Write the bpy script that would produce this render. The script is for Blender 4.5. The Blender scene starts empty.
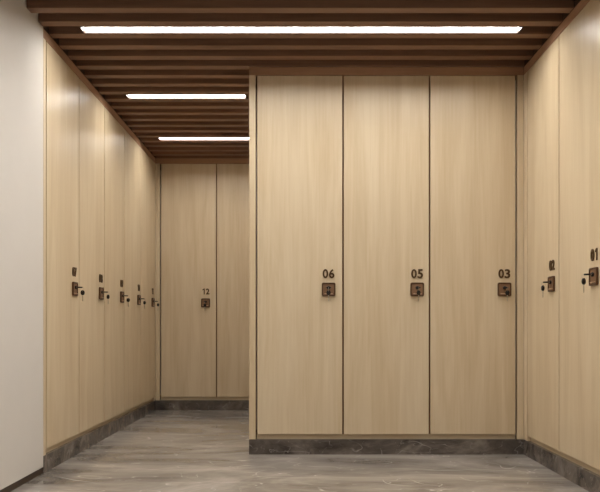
import bpy, bmesh, math, random
from mathutils import Vector, Matrix
C = bpy.context.scene.collection
R = math.radians

# ------------------------------------------------------------------ geometry of the place (metres)
F_PX = 665.0
EYE = 0.791
XL, XR = -1.400, 1.390          # faces of the left and right runs
YN = 3.611                      # near end of the left run
YM = 4.154                      # face of the middle run
YB = 6.391                      # face of the back run
XM = -0.326                     # left end of the middle run
H = 2.420                       # underside of the slats
PL = 0.094                      # plinth height
DB, DT = 0.127, 2.367           # door bottom / top
DEPTH = 0.48
GAP = 0.011
YF = -2.6                       # wall behind the camera

# ------------------------------------------------------------------ materials
def new_mat(name):
    m = bpy.data.materials.new(name); m.use_nodes = True
    nt = m.node_tree
    return m, nt, nt.nodes['Principled BSDF']

def lin(r, g, b):
    f = lambda c: (c/255/12.92) if c/255 <= 0.04045 else ((c/255+0.055)/1.055)**2.4
    return (f(r), f(g), f(b), 1)

def wood(name, c_dark, c_mid, c_light, rough, axis='Z', bump=0.012, spec=0.5, fine=80.0):
    m, nt, b = new_mat(name)
    N, L = nt.nodes.new, nt.links.new
    tc = N('ShaderNodeTexCoord'); oi = N('ShaderNodeObjectInfo')
    mul = N('ShaderNodeVectorMath'); mul.operation = 'MULTIPLY'
    comb = N('ShaderNodeCombineXYZ')
    for k in range(3): L(oi.outputs['Random'], comb.inputs[k])
    mul.inputs[1].default_value = (37.0, 19.0, 53.0)
    L(comb.outputs[0], mul.inputs[0])
    add = N('ShaderNodeVectorMath'); add.operation = 'ADD'
    L(tc.outputs['Object'], add.inputs[0]); L(mul.outputs[0], add.inputs[1])
    def noise(sx, sl, detail, dist=0.0):
        mp = N('ShaderNodeMapping')
        mp.inputs['Scale'].default_value = (sx, sx, sl) if axis == 'Z' else (sl, sx, sx)
        L(add.outputs[0], mp.inputs['Vector'])
        n = N('ShaderNodeTexNoise'); n.inputs['Scale'].default_value = 1.0
        n.inputs['Detail'].default_value = detail; n.inputs['Roughness'].default_value = 0.55
        n.inputs['Distortion'].default_value = dist
        L(mp.outputs[0], n.inputs['Vector']); return n
    broad = noise(9.0, 0.8, 3.0, 0.9)
    grain = noise(fine, 2.6, 4.0, 0.3)
    pores = noise(fine*4.5, 7.0, 2.0)
    mix = N('ShaderNodeMath'); mix.operation = 'MULTIPLY_ADD'
    L(grain.outputs['Fac'], mix.inputs[0]); mix.inputs[1].default_value = 0.34
    sc = N('ShaderNodeMath'); sc.operation = 'MULTIPLY'; sc.inputs[1].default_value = 0.66
    L(broad.outputs['Fac'], sc.inputs[0]); L(sc.outputs[0], mix.inputs[2])
    cr = N('ShaderNodeValToRGB')
    cr.color_ramp.elements[0].position = 0.34; cr.color_ramp.elements[0].color = c_dark
    cr.color_ramp.elements[1].position = 0.66; cr.color_ramp.elements[1].color = c_light
    e = cr.color_ramp.elements.new(0.5); e.color = c_mid
    L(mix.outputs[0], cr.inputs[0])
    pr = N('ShaderNodeMapRange')
    pr.inputs['From Min'].default_value = 0.57; pr.inputs['From Max'].default_value = 0.74
    pr.inputs['To Min'].default_value = 0.0; pr.inputs['To Max'].default_value = 0.30
    L(pores.outputs['Fac'], pr.inputs['Value'])
    mx = N('ShaderNodeMix'); mx.data_type = 'RGBA'
    L(pr.outputs[0], mx.inputs['Factor']); L(cr.outputs[0], mx.inputs['A'])
    mx.inputs['B'].default_value = c_dark
    L(mx.outputs['Result'], b.inputs['Base Color'])
    rr = N('ShaderNodeMapRange')
    rr.inputs['To Min'].default_value = rough-0.05; rr.inputs['To Max'].default_value = rough+0.07
    L(grain.outputs['Fac'], rr.inputs['Value']); L(rr.outputs[0], b.inputs['Roughness'])
    b.inputs['Specular IOR Level'].default_value = spec
    bp = N('ShaderNodeBump'); bp.inputs['Strength'].default_value = bump*5; bp.inputs['Distance'].default_value = 0.002
    L(grain.outputs['Fac'], bp.inputs['Height']); L(bp.outputs[0], b.inputs['Normal'])
    return m

OAK = wood('pale_oak', lin(200, 177, 142), lin(209, 188, 155), lin(216, 197, 166), 0.35)
BODY = wood('brown_carcass_board', lin(128, 88, 54), lin(140, 98, 62), lin(150, 108, 70), 0.5)
RAIL = wood('brown_rail_wood', lin(160, 122, 94), lin(172, 133, 104), lin(182, 142, 112), 0.5, axis='X', spec=0.3)
OAK_H = wood('pale_oak_rail', lin(200, 177, 142), lin(209, 188, 155), lin(216, 197, 166), 0.35, axis='X')
WALNUT = wood('brown_slat_wood', lin(114, 84, 65), lin(126, 94, 73), lin(138, 104, 82), 0.5, axis='X', spec=0.3)

def marble(name, c0, c1, c2, vein, rough, scale, spec=0.5, vein_amt=0.75):
    m, nt, b = new_mat(name)
    N, L = nt.nodes.new, nt.links.new
    tc = N('ShaderNodeTexCoord')
    mp = N('ShaderNodeMapping'); mp.inputs['Rotation'].default_value = (0.0, 0.45, R(-32))
    mp.inputs['Scale'].default_value = (scale*0.62, scale*1.4, scale)
    L(tc.outputs['Object'], mp.inputs['Vector'])
    n1 = N('ShaderNodeTexNoise'); n1.inputs['Scale'].default_value = 1.6; n1.inputs['Detail'].default_value = 9
    n1.inputs['Roughness'].default_value = 0.62; n1.inputs['Distortion'].default_value = 1.1
    L(mp.outputs[0], n1.inputs['Vector'])
    cr = N('ShaderNodeValToRGB')
    cr.color_ramp.elements[0].position = 0.33; cr.color_ramp.elements[0].color = c0
    cr.color_ramp.elements[1].position = 0.68; cr.color_ramp.elements[1].color = c2
    e = cr.color_ramp.elements.new(0.5); e.color = c1
    L(n1.outputs['Fac'], cr.inputs[0])
    # veins: thin level sets of a second, warped noise
    def veins(sc, w, seed, det):
        mp2 = N('ShaderNodeMapping'); mp2.inputs['Location'].default_value = (seed, seed*1.7, seed*0.6)
        mp2.inputs['Scale'].default_value = (sc, sc, sc); L(mp.outputs[0], mp2.inputs['Vector'])
        n = N('ShaderNodeTexNoise'); n.inputs['Scale'].default_value = 1.0; n.inputs['Detail'].default_value = det
        n.inputs['Roughness'].default_value = 0.45; n.inputs['Distortion'].default_value = 0.7
        L(mp2.outputs[0], n.inputs['Vector'])
        s = N('ShaderNodeMath'); s.operation = 'SUBTRACT'; s.inputs[1].default_value = 0.5; L(n.outputs['Fac'], s.inputs[0])
        a = N('ShaderNodeMath'); a.operation = 'ABSOLUTE'; L(s.outputs[0], a.inputs[0])
        r = N('ShaderNodeMapRange'); r.inputs['From Min'].default_value = 0.0; r.inputs['From Max'].default_value = w
        r.inputs['To Min'].default_value = 1.0; r.inputs['To Max'].default_value = 0.0; L(a.outputs[0], r.inputs['Value'])
        # break the veins up
        k = N('ShaderNodeTexNoise'); k.inputs['Scale'].default_value = 2.3; k.inputs['Detail'].default_value = 3
        L(mp2.outputs[0], k.inputs['Vector'])
        kr = N('ShaderNodeMapRange'); kr.inputs['From Min'].default_value = 0.42; kr.inputs['From Max'].default_value = 0.62
        L(k.outputs['Fac'], kr.inputs['Value'])
        o = N('ShaderNodeMath'); o.operation = 'MULTIPLY'; L(r.outputs[0], o.inputs[0]); L(kr.outputs[0], o.inputs[1])
        return o
    v1 = veins(1.5, 0.0045, 3.1, 2.5); v2 = veins(3.6, 0.006, 11.7, 2.5)
    mxv = N('ShaderNodeMath'); mxv.operation = 'MAXIMUM'; L(v1.outputs[0], mxv.inputs[0]); L(v2.outputs[0], mxv.inputs[1])
    amt = N('ShaderNodeMath'); amt.operation = 'MULTIPLY'; amt.inputs[1].default_value = vein_amt; L(mxv.outputs[0], amt.inputs[0])
    mx = N('ShaderNodeMix'); mx.data_type = 'RGBA'
    L(amt.outputs[0], mx.inputs['Factor']); L(cr.outputs[0], mx.inputs['A']); mx.inputs['B'].default_value = vein
    L(mx.outputs['Result'], b.inputs['Base Color'])
    b.inputs['Roughness'].default_value = rough
    b.inputs['Specular IOR Level'].default_value = spec
    return m

FLOOR = marble('polished_stone', lin(114, 107, 99), lin(151, 143, 134), lin(182, 174, 165), lin(240, 235, 226), 0.10, 1.15, 0.65, 0.6)
PLINTH = marble('dark_stone', lin(58, 51, 46), lin(92, 83, 76), lin(128, 118, 108), lin(205, 196, 186), 0.2, 3.2, 0.45, 0.5)

def plain(name, col, rough, metal=0.0, spec=0.5, nscale=0.0, namt=0.0, bump=0.0):
    m, nt, b = new_mat(name)
    b.inputs['Base Color'].default_value = col; b.inputs['Roughness'].default_value = rough
    b.inputs['Metallic'].default_value = metal; b.inputs['Specular IOR Level'].default_value = spec
    if nscale:
        N, L = nt.nodes.new, nt.links.new
        tc = N('ShaderNodeTexCoord')
        n = N('ShaderNodeTexNoise'); n.inputs['Scale'].default_value = nscale; n.inputs['Detail'].default_value = 5
        L(tc.outputs['Object'], n.inputs['Vector'])
        mx = N('ShaderNodeMix'); mx.data_type = 'RGBA'
        mx.inputs['A'].default_value = tuple(c*(1-namt) for c in col[:3])+(1,)
        mx.inputs['B'].default_value = tuple(min(1, c*(1+namt)) for c in col[:3])+(1,)
        L(n.outputs['Fac'], mx.inputs['Factor']); L(mx.outputs['Result'], b.inputs['Base Color'])
        if bump:
            bp = N('ShaderNodeBump'); bp.inputs['Strength'].default_value = bump; bp.inputs['Distance'].default_value = 0.003
            L(n.outputs['Fac'], bp.inputs['Height']); L(bp.outputs[0], b.inputs['Normal'])
    return m

PLASTER = plain('warm_white_plaster', lin(213, 206, 197), 0.75, spec=0.25, nscale=9.0, namt=0.02, bump=0.05)
VOID = plain('dark_ceiling_and_gap_shade', lin(66, 48, 38), 0.8, spec=0.2, nscale=5.0, namt=0.05)
SKIRT = plain('dark_brown_metal', lin(62, 48, 36), 0.45, spec=0.4, nscale=14.0, namt=0.04)
BRONZE = plain('bronze_metal', lin(92, 64, 42), 0.36, metal=0.35, nscale=60.0, namt=0.08)
BRONZE_D = plain('dark_bronze_metal', lin(140, 106, 78), 0.42, metal=0.3, nscale=60.0, namt=0.08)
DIGIT = plain('dark_brown_digit_metal', lin(86, 62, 36), 0.45, metal=0.5, nscale=60.0, namt=0.05)
BLACK = plain('black_plastic', lin(16, 13, 12), 0.5, nscale=80.0, namt=0.1)
LIP_HIGHLIGHT = plain('bronze_lip_highlight', lin(205, 172, 138), 0.35, metal=0.3, nscale=60.0, namt=0.05)  # bronze of the lock lip, its highlight put into the paler colour
STEEL = plain('nickel_steel', lin(188, 178, 160), 0.3, metal=0.9, nscale=90.0, namt=0.05)
HOUSING = plain('dark_lamp_housing', lin(70, 52, 42), 0.5, nscale=20.0, namt=0.02)

def emitter(name, col, strength):
    m, nt, b = new_mat(name)
    b.inputs['Base Color'].default_value = (0.8, 0.8, 0.8, 1)
    b.inputs['Emission Color'].default_value = col; b.inputs['Emission Strength'].default_value = strength
    return m
LAMP = emitter('lit_diffuser', (1.0, 0.985, 0.955, 1), 50.0)

# ------------------------------------------------------------------ mesh helpers
class MB:
    def __init__(s): s.bm = bmesh.new()
    def box(s, x0, x1, y0, y1, z0, z1, bev=0.0, seg=2, vertical_only=False):
        t = bmesh.new()
        bmesh.ops.create_cube(t, size=1.0)
        for v in t.verts:
            v.co = Vector(((x0+x1)/2+v.co.x*(x1-x0), (y0+y1)/2+v.co.y*(y1-y0), (z0+z1)/2+v.co.z*(z1-z0)))
        if bev: bmesh.ops.bevel(t, geom=t.edges[:], offset=bev, segments=seg, profile=0.5, affect='EDGES')
        s._merge(t); return s
    def cyl(s, p0, p1, r0, r1=None, n=24, bev=0.0):
        r1 = r0 if r1 is None else r1
        p0, p1 = Vector(p0), Vector(p1); d = p1-p0
        t = bmesh.new()
        bmesh.ops.create_cone(t, cap_ends=True, segments=n, radius1=r0, radius2=r1, depth=d.length)
        if bev:
            ed = [e for e in t.edges if len(e.link_faces) == 2 and any(len(f.verts) > 4 for f in e.link_faces)]
            bmesh.ops.bevel(t, geom=ed, offset=bev, segments=2, profile=0.5, affect='EDGES')
        q = Vector((0, 0, 1)).rotation_difference(d.normalized())
        M = Matrix.Translation((p0+p1)/2) @ q.to_matrix().to_4x4()
        bmesh.ops.transform(t, matrix=M, verts=t.verts[:])
        s._merge(t); return s
    def prism(s, outer, hole, y0, y1, M=None, bev=0.0):
        """flat outline in x,z (optionally with a hole of the same vertex count), thickness along y"""
        t = bmesh.new(); n = len(outer)
        if hole:
            rings = []
            for y in (y0, y1):
                rings.append([t.verts.new((x, y, z)) for x, z in outer]); rings.append([t.verts.new((x, y, z)) for x, z in hole])
            of, hf, ob, hb = rings
            for i in range(n):
                j = (i+1) % n
                t.faces.new((of[i], of[j], hf[j], hf[i])); t.faces.new((ob[j], ob[i], hb[i], hb[j]))
                t.faces.new((of[j], of[i], ob[i], ob[j])); t.faces.new((hf[i], hf[j], hb[j], hb[i]))
        else:
            a = [t.verts.new((x, y0, z)) for x, z in outer]; b = [t.verts.new((x, y1, z)) for x, z in outer]
            t.faces.new(a); t.faces.new(b[::-1])
            for i in range(n):
                j = (i+1) % n; t.faces.new((a[j], a[i], b[i], b[j]))
        bmesh.ops.recalc_face_normals(t, faces=t.faces[:])
        if bev:
            ed = [e for e in t.edges if abs(e.verts[0].co.y-e.verts[1].co.y) < 1e-7 and len(e.link_faces) == 2 and
                  e.calc_face_angle(0) > 0.8]
            bmesh.ops.bevel(t, geom=ed, offset=bev, segments=2, profile=0.5, affect='EDGES')
        if M is not None: bmesh.ops.transform(t, matrix=M, verts=t.verts[:])
        s._merge(t); return s
    def torus(s, c, R_, r, axis='X', n=28, k=8):
        t = bmesh.new(); g = []
        for i in range(n):
            a = 2*math.pi*i/n; ring = []
            for j in range(k):
                b = 2*math.pi*j/k; rr = R_+r*math.cos(b); h = r*math.sin(b)
                p = (h, rr*math.cos(a), rr*math.sin(a)) if axis == 'X' else (rr*math.cos(a), h, rr*math.sin(a))
                ring.append(t.verts.new(Vector(c)+Vector(p)))
            g.append(ring)
        for i in range(n):
            for j in range(k):
                t.faces.new((g[i][j], g[(i+1) % n][j], g[(i+1) % n][(j+1) % k], g[i][(j+1) % k]))
        bmesh.ops.recalc_face_normals(t, faces=t.faces[:])
        s._merge(t); return s
    def _merge(s, t):
        me = bpy.data.meshes.new('tmp'); t.to_mesh(me); t.free(); s.bm.from_mesh(me); bpy.data.meshes.remove(me)
    def mesh(s, name, mat, smooth=False):
        me = bpy.data.meshes.new(name); s.bm.to_mesh(me); s.bm.free()
        me.materials.append(mat)
        if smooth:
            for p in me.polygons: p.use_smooth = True
            try: me.set_sharp_from_angle(angle=R(35))
            except Exception: pass
        return me

def put(name, me, parent=None, loc=(0, 0, 0), rz=0.0, label=None):
    o = bpy.data.objects.new(name, me); C.objects.link(o)
    o.location = loc; o.rotation_euler = (0, 0, rz)
    if parent is not None: o.parent = parent
    if label: o['label'] = label
    return o

def thing(name, label, cat, loc=(0, 0, 0), rz=0.0, group=None, me=None):
    o = bpy.data.objects.new(name, me); C.objects.link(o)
    o.location = loc; o.rotation_euler = (0, 0, rz)
    if me is None: o.empty_display_size = 0.05
    o['label'] = label; o['category'] = cat
    if group: o['group'] = group
    return o

def struct(name, me, label, cat):
    o = bpy.data.objects.new(name, me); C.objects.link(o)
    o['kind'] = 'structure'; o['label'] = label; o['category'] = cat
    return o

def rrect(w, h, r, n=6):
    pts = []
    for cx, cz, a0 in ((w/2-r, h/2-r, 0), (-w/2+r, h/2-r, 90), (-w/2+r, -h/2+r, 180), (w/2-r, -h/2+r, 270)):
        for i in range(n+1):
            a = R(a0+90*i/n); pts.append((cx+r*math.cos(a), cz+r*math.sin(a)))
    return pts
def ell(rx, rz, n=28, cx=0, cz=0, a0=0):
    return [(cx+rx*math.cos(a0+2*math.pi*i/n), cz+rz*math.sin(a0+2*math.pi*i/n)) for i in range(n)]

# ------------------------------------------------------------------ the setting
OUT = 0.62
struct('floor', MB().box(XL-OUT, XR+OUT, YF-0.1, YB+OUT, -0.08, 0.0).mesh('floor', FLOOR),
       'polished grey-brown stone floor with fine white veins', 'floor')
cm = MB().box(XL-OUT, XR+OUT, YF-0.1, YB+OUT, 2.52, 2.60)
cm.box(XL-OUT, XL, YN, YB+OUT, H+0.001, 2.52)                 # closing panels above the runs, dark colour standing in for the unlit gaps
cm.box(XR, XR+OUT, 3.0, YM, H+0.001, 2.52)
cm.box(XM, XR, YM+0.045, YM+DEPTH, H+0.001, 2.52)
cm.box(XL, -0.23, YB+0.055, YB+OUT, H+0.001, 2.52)
struct('ceiling', cm.mesh('ceiling', VOID), 'dark ceiling above the brown wooden slats', 'ceiling')

wl = MB().box(XL-OUT, XL, YF, YN-0.002, 0.036, 2.52)
wl.box(XL-OUT, XL-DEPTH-0.01, YN-0.002, YB+OUT, 0.0, H)
struct('wall_left', wl.mesh('wall_left', PLASTER), 'off-white plaster wall at the left, beside locker 07', 'wall')
struct('baseboard_left', MB().box(XL-OUT, XL-0.004, YF, YN-0.002, 0.0, 0.036).mesh('baseboard_left', SKIRT),
       'thin dark brown skirting under the plaster wall', 'baseboard')
wr = MB().box(XR, XR+OUT, YF, 2.998, 0.036, 2.52)
wr.box(XR+DEPTH+0.01, XR+OUT, 2.998, YM, 0.0, H)
struct('wall_right', wr.mesh('wall_right', PLASTER), 'off-white plaster wall at the right, nearer than locker 01', 'wall')
struct('baseboard_right', MB().box(XR+0.004, XR+OUT, YF, 2.998, 0.0, 0.036).mesh('baseboard_right', SKIRT),
       'thin dark brown skirting under the right plaster wall', 'baseboard')
struct('wall_back', MB().box(XL-DEPTH, -0.235, YB+DEPTH+0.01, YB+OUT, 0.0, H).mesh('wall_back', PLASTER),
       'plaster wall behind the far lockers', 'wall')
struct('wall_inner', MB().box(-0.23, XR+OUT, YM+DEPTH+0.01, YB+OUT, 0.0, 2.52).mesh('wall_inner', PLASTER),
       'plaster wall behind the middle lockers', 'wall')
struct('wall_front', MB().box(XL-OUT, XR+OUT, YF-0.1, YF, 0.0, 2.52).mesh('wall_front', PLASTER),
       'plaster wall behind the viewer', 'wall')

# stone plinths
E = 0.0005
struct('trim_1', MB().box(XL-DEPTH, XL, YN, YB, E, PL).mesh('trim_1', PLINTH), 'dark marble plinth under the left lockers', 'plinth')
struct('trim_2', MB().box(XL-DEPTH, -0.231, YB+E, YB+DEPTH, E, PL).mesh('trim_2', PLINTH), 'dark marble plinth under the far lockers', 'plinth')
struct('trim_3', MB().box(XM, XR-E, YM, YM+DEPTH, E, PL).mesh('trim_3', PLINTH), 'dark marble plinth under the middle lockers', 'plinth')
struct('trim_4', MB().box(XR, XR+DEPTH, 3.0, YM, E, PL).mesh('trim_4', PLINTH), 'dark marble plinth under the right lockers', 'plinth')

# ------------------------------------------------------------------ slatted ceiling
slat_cache = {}
def slat_mesh(L):
    k = round(L, 4)
    if k not in slat_cache:
        slat_cache[k] = MB().box(-L/2, L/2, 0, 0.057, 0, 0.099, bev=0.0015, seg=1).mesh('wooden_slat', WALNUT)
    return slat_cache[k]
ordn = ['first', 'second', 'third', 'fourth', 'fifth', 'sixth', 'seventh']
for n in range(0, 22):
    y = 3.386+0.15*(n-1)
    if n == 0: continue
    xr = XR-0.001
    if y > YM: xr = XM-0.006
    if y > YM+DEPTH+0.005: xr = -0.236
    xl = XL+0.001
    if n == 1: lab = 'brown ceiling slat nearest the viewer, cut by the top edge of the photo'
    elif n == 2: lab = 'full-width brown ceiling slat on the near side of the long strip light'
    elif n <= 9:
        k = n-2
        lab = ('%s brown ceiling slat counting away from the viewer from behind the long strip light' % ordn[k-1])
    elif n <= 16:
        lab = ('%s brown ceiling slat counting away from the viewer from behind the middle strip light' % ordn[n-10])
    else:
        lab = ('%s brown ceiling slat counting away from the viewer from behind the farthest strip light' % ordn[n-17])
    thing('wooden_slat', lab, 'ceiling slat', ((xl+xr)/2, y, H), 0, 'brown wooden ceiling slats', slat_mesh(xr-xl))

RECESS = 0.015
def strip_light(n, x0, x1, label):
    """fills the gap behind slat n"""
    y0 = 3.386+0.15*(n-1)+0.057
    L = x1-x0
    t = thing('strip_light', label, 'ceiling light', ((x0+x1)/2, y0+0.0465, H), 0, 'white strip lights in the slatted ceiling')
    h = MB().box(-L/2, L/2, -0.045, 0.045, 0.022, 0.099)
    for sgn in (-1, 1):
        h.box(-L/2, L/2, min(sgn*0.034, sgn*0.045), max(sgn*0.034, sgn*0.045), 0.0, 0.022)
        h.box(min(sgn*(L/2-0.004), sgn*L/2), max(sgn*(L/2-0.004), sgn*L/2), -0.034, 0.034, 0.0, 0.022)
    put('housing', h.mesh('housing', HOUSING), t)
    d = MB().box(-L/2+0.0045, L/2-0.0045, -0.0335, 0.0335, RECESS, 0.0215)
    put('diffuser', d.mesh('diffuser', LAMP), t, label='glowing white diffuser')
strip_light(2, -1.20, 1.20, 'long white strip light across the whole ceiling, nearest the viewer')
strip_light(9, -1.228, -0.39, 'short white strip light over the passage, middle of the three')
strip_light(16, -1.228, -0.39, 'short white strip light over the passage, farthest, close to locker 12')
for n in (-5, -12):
    strip_light(n, -1.20, 1.20, 'long white strip light out of view, %s one nearer than the long strip in view' % ordn[(-n+2)//7-1])

# ------------------------------------------------------------------ lockers
cache = {}
def locker_meshes(w):
    k = round(w, 4)
    if k in cache: return cache[k]
    hw = w/2-0.0006; t = 0.017
    b = MB()
    b.box(-hw, -hw+t, 0.024, DEPTH-0.004, PL+E, H-0.006)
    b.box(hw-t, hw, 0.024, DEPTH-0.004, PL+E, H-0.006)
    b.box(-hw+t, hw-t, 0.024, DEPTH-0.004, PL+E, DB+0.01)
    b.box(-hw+t, hw-t, 0.024, DEPTH-0.004, DT-0.01, H-0.006)
    b.box(-hw+t, hw-t, DEPTH-0.014, DEPTH-0.004, DB+0.01, DT-0.01)
    d = MB().box(-w/2+GAP/2, w/2-GAP/2, 0.0, 0.02, DB, DT, bev=0.0012, seg=2)
    cache[k] = (b.mesh('body', BODY), d.mesh('door', OAK))
    return cache[k]

LZ = 1.031
def lock_mesh():
    m = MB()
    m.prism(rrect(0.085, 0.086, 0.010), rrect(0.066, 0.067, 0.006), -0.012, -0.0004, bev=0.0022)
    return m.mesh('lock', BRONZE, True)
def lock_panel_mesh():
    m = MB().prism(rrect(0.0655, 0.0665, 0.006), None, -0.008, -0.0004)
    return m.mesh('lock_panel', BRONZE_D, True)
def lock_cyl_mesh():
    m = MB().cyl((0, -0.0082, 0.010), (0, -0.016, 0.010), 0.0105, n=28, bev=0.0015)
    return m.mesh('lock_cylinder', BLACK, True)
def lock_lip_mesh():
    m = MB().box(-0.026, 0.026, -0.0135, -0.0082, -0.030, -0.0245, bev=0.0018)
    return m.mesh('lock_lip', LIP_HIGHLIGHT, True)
LOCK, LPANEL, LCYL, LLIP = lock_mesh(), lock_panel_mesh(), lock_cyl_mesh(), lock_lip_mesh()

digit_cache = {}
def digit_mesh(ch):
    if ch in digit_cache: return digit_cache[ch]
    if ch == '1':
        pts = [(.001, -.0285), (.0105, -.0285), (.0105, .0285), (.0035, .0285), (-.0105, .0190), (-.0105, .0095), (.001, .0170)]
        digit_cache[ch] = MB().prism(pts, None, -0.0043, -0.0003).mesh('digit', DIGIT)
        return digit_cache[ch]
    cu = bpy.data.curves.new('digits', 'FONT'); cu.body = ch
    cu.size = 1.0; cu.extrude = 0.035; cu.offset = 0.024
    cu.resolution_u = 6
    o = bpy.data.objects.new('digits', cu); C.objects.link(o)
    dg = bpy.context.evaluated_depsgraph_get()
    me = bpy.data.meshes.new_from_object(o.evaluated_get(dg))
    bpy.data.objects.remove(o)
    xs = [v.co.x for v in me.vertices]; ys = [v.co.y for v in me.vertices]; zmin = min(v.co.z for v in me.vertices)
    s = 0.057/(max(ys)-min(ys))
    wd = 0.034 if ch != '1' else 0.023
    sx = wd/(max(xs)-min(xs))
    cx, cy = (max(xs)+min(xs))/2, (max(ys)+min(ys))/2
    for v in me.vertices:
        x, y, z = v.co
        v.co = ((x-cx)*sx, -0.0003-(z-zmin)*s, (y-cy)*s)
    bm = bmesh.new(); bm.from_mesh(me); bmesh.ops.recalc_face_normals(bm, faces=bm.faces[:]); bm.to_mesh(me); bm.free()
    me.materials.clear(); me.materials.append(DIGIT); me.name = 'digit'
    digit_cache[ch] = me
    return me

# --- keys (origin at the centre of the lock face; -y is out of the door)
def key_blade(length, w=0.0075, t=0.0022, dz=1):
    pts = [(-w/2, 0), (w/2, 0)]
    n = 6
    for i in range(1, n):
        z = -length*0.9*i/n; pts.append((w/2-(0.0018 if i % 2 else 0.0004), z))
    pts += [(w/2-0.001, -length*0.92), (0, -length), (-w/2, -length*0.93)]
    return MB().prism(pts[::-1], None, -t/2, t/2)
def key_head(hole=True):
    o = ell(0.0135, 0.0155, 28); h = ell(0.0028, 0.0028, 28, 0, 0.0105)
    return MB().prism(o, h, -0.0036, 0.0036, bev=0.0012)
# hanging key: head centred on the origin, blade downwards
HEAD = key_head().mesh('key_head', BLACK, True)
bl = key_blade(0.040); bmesh.ops.translate(bl.bm, vec=(0, 0, -0.0135), verts=bl.bm.verts[:])
BLADE = bl.mesh('key', STEEL)
# key in the lock: the same key laid flat pointing into the door, cut where it enters the cylinder
bi = MB().box(-0.004, 0.004, -0.0005, 0.005, -0.0011, 0.0011)
BLADE_IN = bi.mesh('key', STEEL)
ih = key_head(); bmesh.ops.scale(ih.bm, vec=(1.15, 1, 1), verts=ih.bm.verts[:]); bmesh.ops.rotate(ih.bm, matrix=Matrix.Rotation(R(90), 3, 'X'), verts=ih.bm.verts[:])
bmesh.ops.translate(ih.bm, vec=(0, -0.0158, 0), verts=ih.bm.verts[:])
HEAD_IN = ih.mesh('key_head', BLACK, True)
RING = MB().torus((0, 0, 0), 0.0125, 0.0008).mesh('split_ring', STEEL, True)

lockers = {}
def locker(num, w, loc, rz, lockx, label, turn=40.0, swing=0.0, keylabel=None, lz=LZ, dz=0.0985):
    t = thing('locker', label, 'locker', loc, rz, 'tall oak lockers')
    body, door = locker_meshes(w)
    put('body', body, t); put('door', door, t)
    if num is None: return t
    lk = put('lock', LOCK, t, (lockx, 0, lz), 0, 'square bronze lock plate with rounded corners')
    put('lock_panel', LPANEL, lk); put('lock_cylinder', LCYL, lk); put('lock_lip', LLIP, lk)
    for ch, dx in zip(num, (-0.0195, 0.0195)):
        put('digit', digit_mesh(ch), t, (lockx+dx, 0, lz+dz), 0, 'raised dark brown digit ' + ch)
    # keys
    M = Matrix.Translation(loc) @ Matrix.Rotation(rz, 4, 'Z')
    p = M @ Vector((lockx, -0.0163, lz+0.010))
    k = thing('key_set', keylabel, 'keys', p, rz, 'key sets left in the locker locks')
    ki = put('key', BLADE_IN, k, (0, -0.0045, 0)); put('key_head', HEAD_IN, ki, (0, 0, 0), 0, 'black plastic key head')
    ry, rzz = -0.0325, -0.0105
    put('split_ring', RING, k, (swing, ry, rzz))
    hk = put('key', BLADE, k, (swing, ry-0.004, rzz-0.0225), R(turn)); put('key_head', HEAD, hk, label='black plastic key head')
    lockers[num] = t
    return t

W = 0.540
# left run: faces +X, local +x is away from the viewer
rows = ['07', '08', '09', '10', '11']
desc = ['nearest on the left wall, next to the plaster', 'second from the plaster on the left wall', 'middle one of the five on the left wall',
        'fourth from the plaster on the left wall', 'last on the left wall, in the far corner']
y0 = YN+0.042
for i, nn in enumerate(rows):
    locker(nn, W, (XL, y0+W*(i+0.5), 0), R(90), W/2-0.094,
           'tall pale oak locker numbered %s, %s' % (nn, desc[i]), turn=random.Random(i).uniform(48, 78),
           keylabel='two black-headed keys on a ring hanging from the lock of locker ' + nn, dz=0.105)
# back run
xb0 = -1.352; WB = 0.538
locker('12', WB, (xb0+WB/2, YB, 0), 0, WB/2-0.104, 'tall pale oak locker numbered 12 on the far wall', turn=25, dz=0.110,
       keylabel='two black-headed keys on a ring hanging from the lock of locker 12')
locker(None, WB, (xb0+WB*1.5, YB, 0), 0, 0, 'tall pale oak locker right of 12, partly hidden by the middle lockers')
# middle run
xm0 = -0.279; WM = 0.5408
for i, (nn, off, d) in enumerate((('06', 0.091, 'leftmost of the middle three'), ('05', 0.079, 'centre of the middle three'),
                                  ('03', 0.0755, 'rightmost of the middle three'))):
    locker(nn, WM, (xm0+WM*(i+0.5), YM, 0), 0, WM/2-off, 'tall pale oak locker numbered %s, %s' % (nn, d), turn=(20, 30, 15)[i], swing=(-0.002, 0.001, 0.004)[i],
           keylabel='two black-headed keys on a ring hanging from the lock of locker ' + nn)
# right run: faces -X, local +x is towards the viewer
locker('02', 0.499, (XR, 3.586+0.499/2, 0), R(-90), 0.499/2-0.094, 'tall pale oak locker numbered 02 on the right wall, next to the corner', turn=-50,
       keylabel='two black-headed keys on a ring hanging from the lock of locker 02', lz=1.034, dz=0.104)
locker('01', 0.541, (XR, 3.586-0.541/2, 0), R(-90), 0.541/2-0.103, 'tall pale oak locker numbered 01 on the right wall, nearest the viewer', turn=-55,
       keylabel='two black-headed keys on a ring hanging from the lock of locker 01', lz=1.034, dz=0.104)

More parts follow.
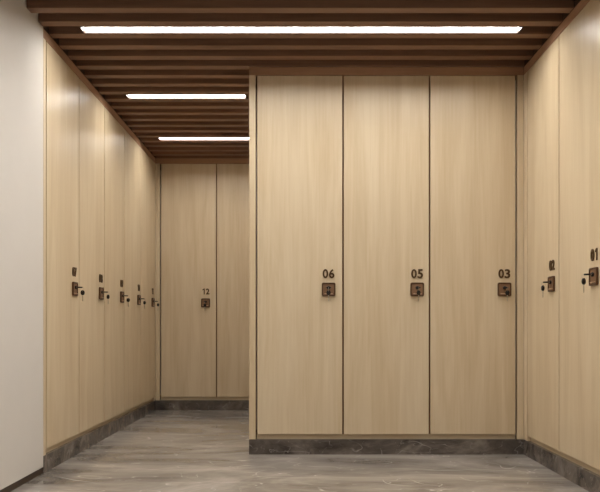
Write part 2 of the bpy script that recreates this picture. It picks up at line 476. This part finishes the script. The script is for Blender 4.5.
# ------------------------------------------------------------------ oak frames around the runs
def surround(label, loc, rz, L, sl, sr, side_left=False, full=False):
    """local x from 0 to L; sl / sr = stile widths"""
    t = thing('locker_surround', label, 'locker frame', loc, rz, 'oak frames around the lockers')
    e = 0.0006
    put('top_rail', MB().box(sl-GAP/2+0.0005 if full else e, L-sr+GAP/2-0.0005 if full else L-e, 0.0, 0.0235, DT+0.004, H-0.0005, bev=0.001, seg=1).mesh('top_rail', RAIL), t, label='darker brown top rail')
    put('bottom_rail', MB().box(sl+0.001, L-sr-0.001, 0.0195, 0.0235, PL+E, DB-0.004).mesh('bottom_rail', OAK_H), t)
    for x0, x1 in ((e, sl-GAP/2), (L-sr+GAP/2, L-e)):
        put('stile', MB().box(x0, x1, 0.0, 0.0235, PL+E, H-0.0005 if full else DT+0.003, bev=0.001, seg=1).mesh('stile', OAK), t)
    if side_left:
        put('side_panel', MB().box(e, 0.02, 0.024, DEPTH, PL+E, H-0.0005).mesh('side_panel', OAK), t)
    return t
surround('oak frame around the five lockers on the left wall', (XL, YN, 0), R(90), YB-YN, 0.042, YB-(y0+5*W), True)
surround('oak frame around locker 12 and its neighbour on the far wall', (XL, YB, 0), 0, 1.168, xb0-XL, 1.168-(xb0-XL)-2*WB)
surround('oak frame around the middle lockers 06, 05 and 03', (XM, YM, 0), 0, XR-XM, xm0-XM, XR-(xm0+3*WM), True)
surround('oak frame around lockers 01 and 02 on the right wall', (XR, YM, 0), R(-90), YM-3.0, YM-4.085, 0.045)

# ------------------------------------------------------------------ world, camera, view
w = bpy.data.worlds.new('World'); bpy.context.scene.world = w; w.use_nodes = True
w.node_tree.nodes['Background'].inputs[0].default_value = (0.05, 0.05, 0.05, 1)
cam = bpy.data.cameras.new('camera'); co = bpy.data.objects.new('camera', cam); C.objects.link(co)
co.location = (0, 0, EYE); co.rotation_euler = (R(90), 0, 0)
cam.sensor_fit = 'HORIZONTAL'; cam.sensor_width = 36.0; cam.lens = 36.0*F_PX/600.0
cam.shift_x = -1.2/600.0; cam.shift_y = (327.9-246.0)/600.0
cam.clip_start = 0.05
bpy.context.scene.camera = co
vs = bpy.context.scene.view_settings
vs.view_transform = 'Standard'; vs.look = 'None'; vs.gamma = 1.0; vs.use_curve_mapping = False
vs.exposure = 0.0
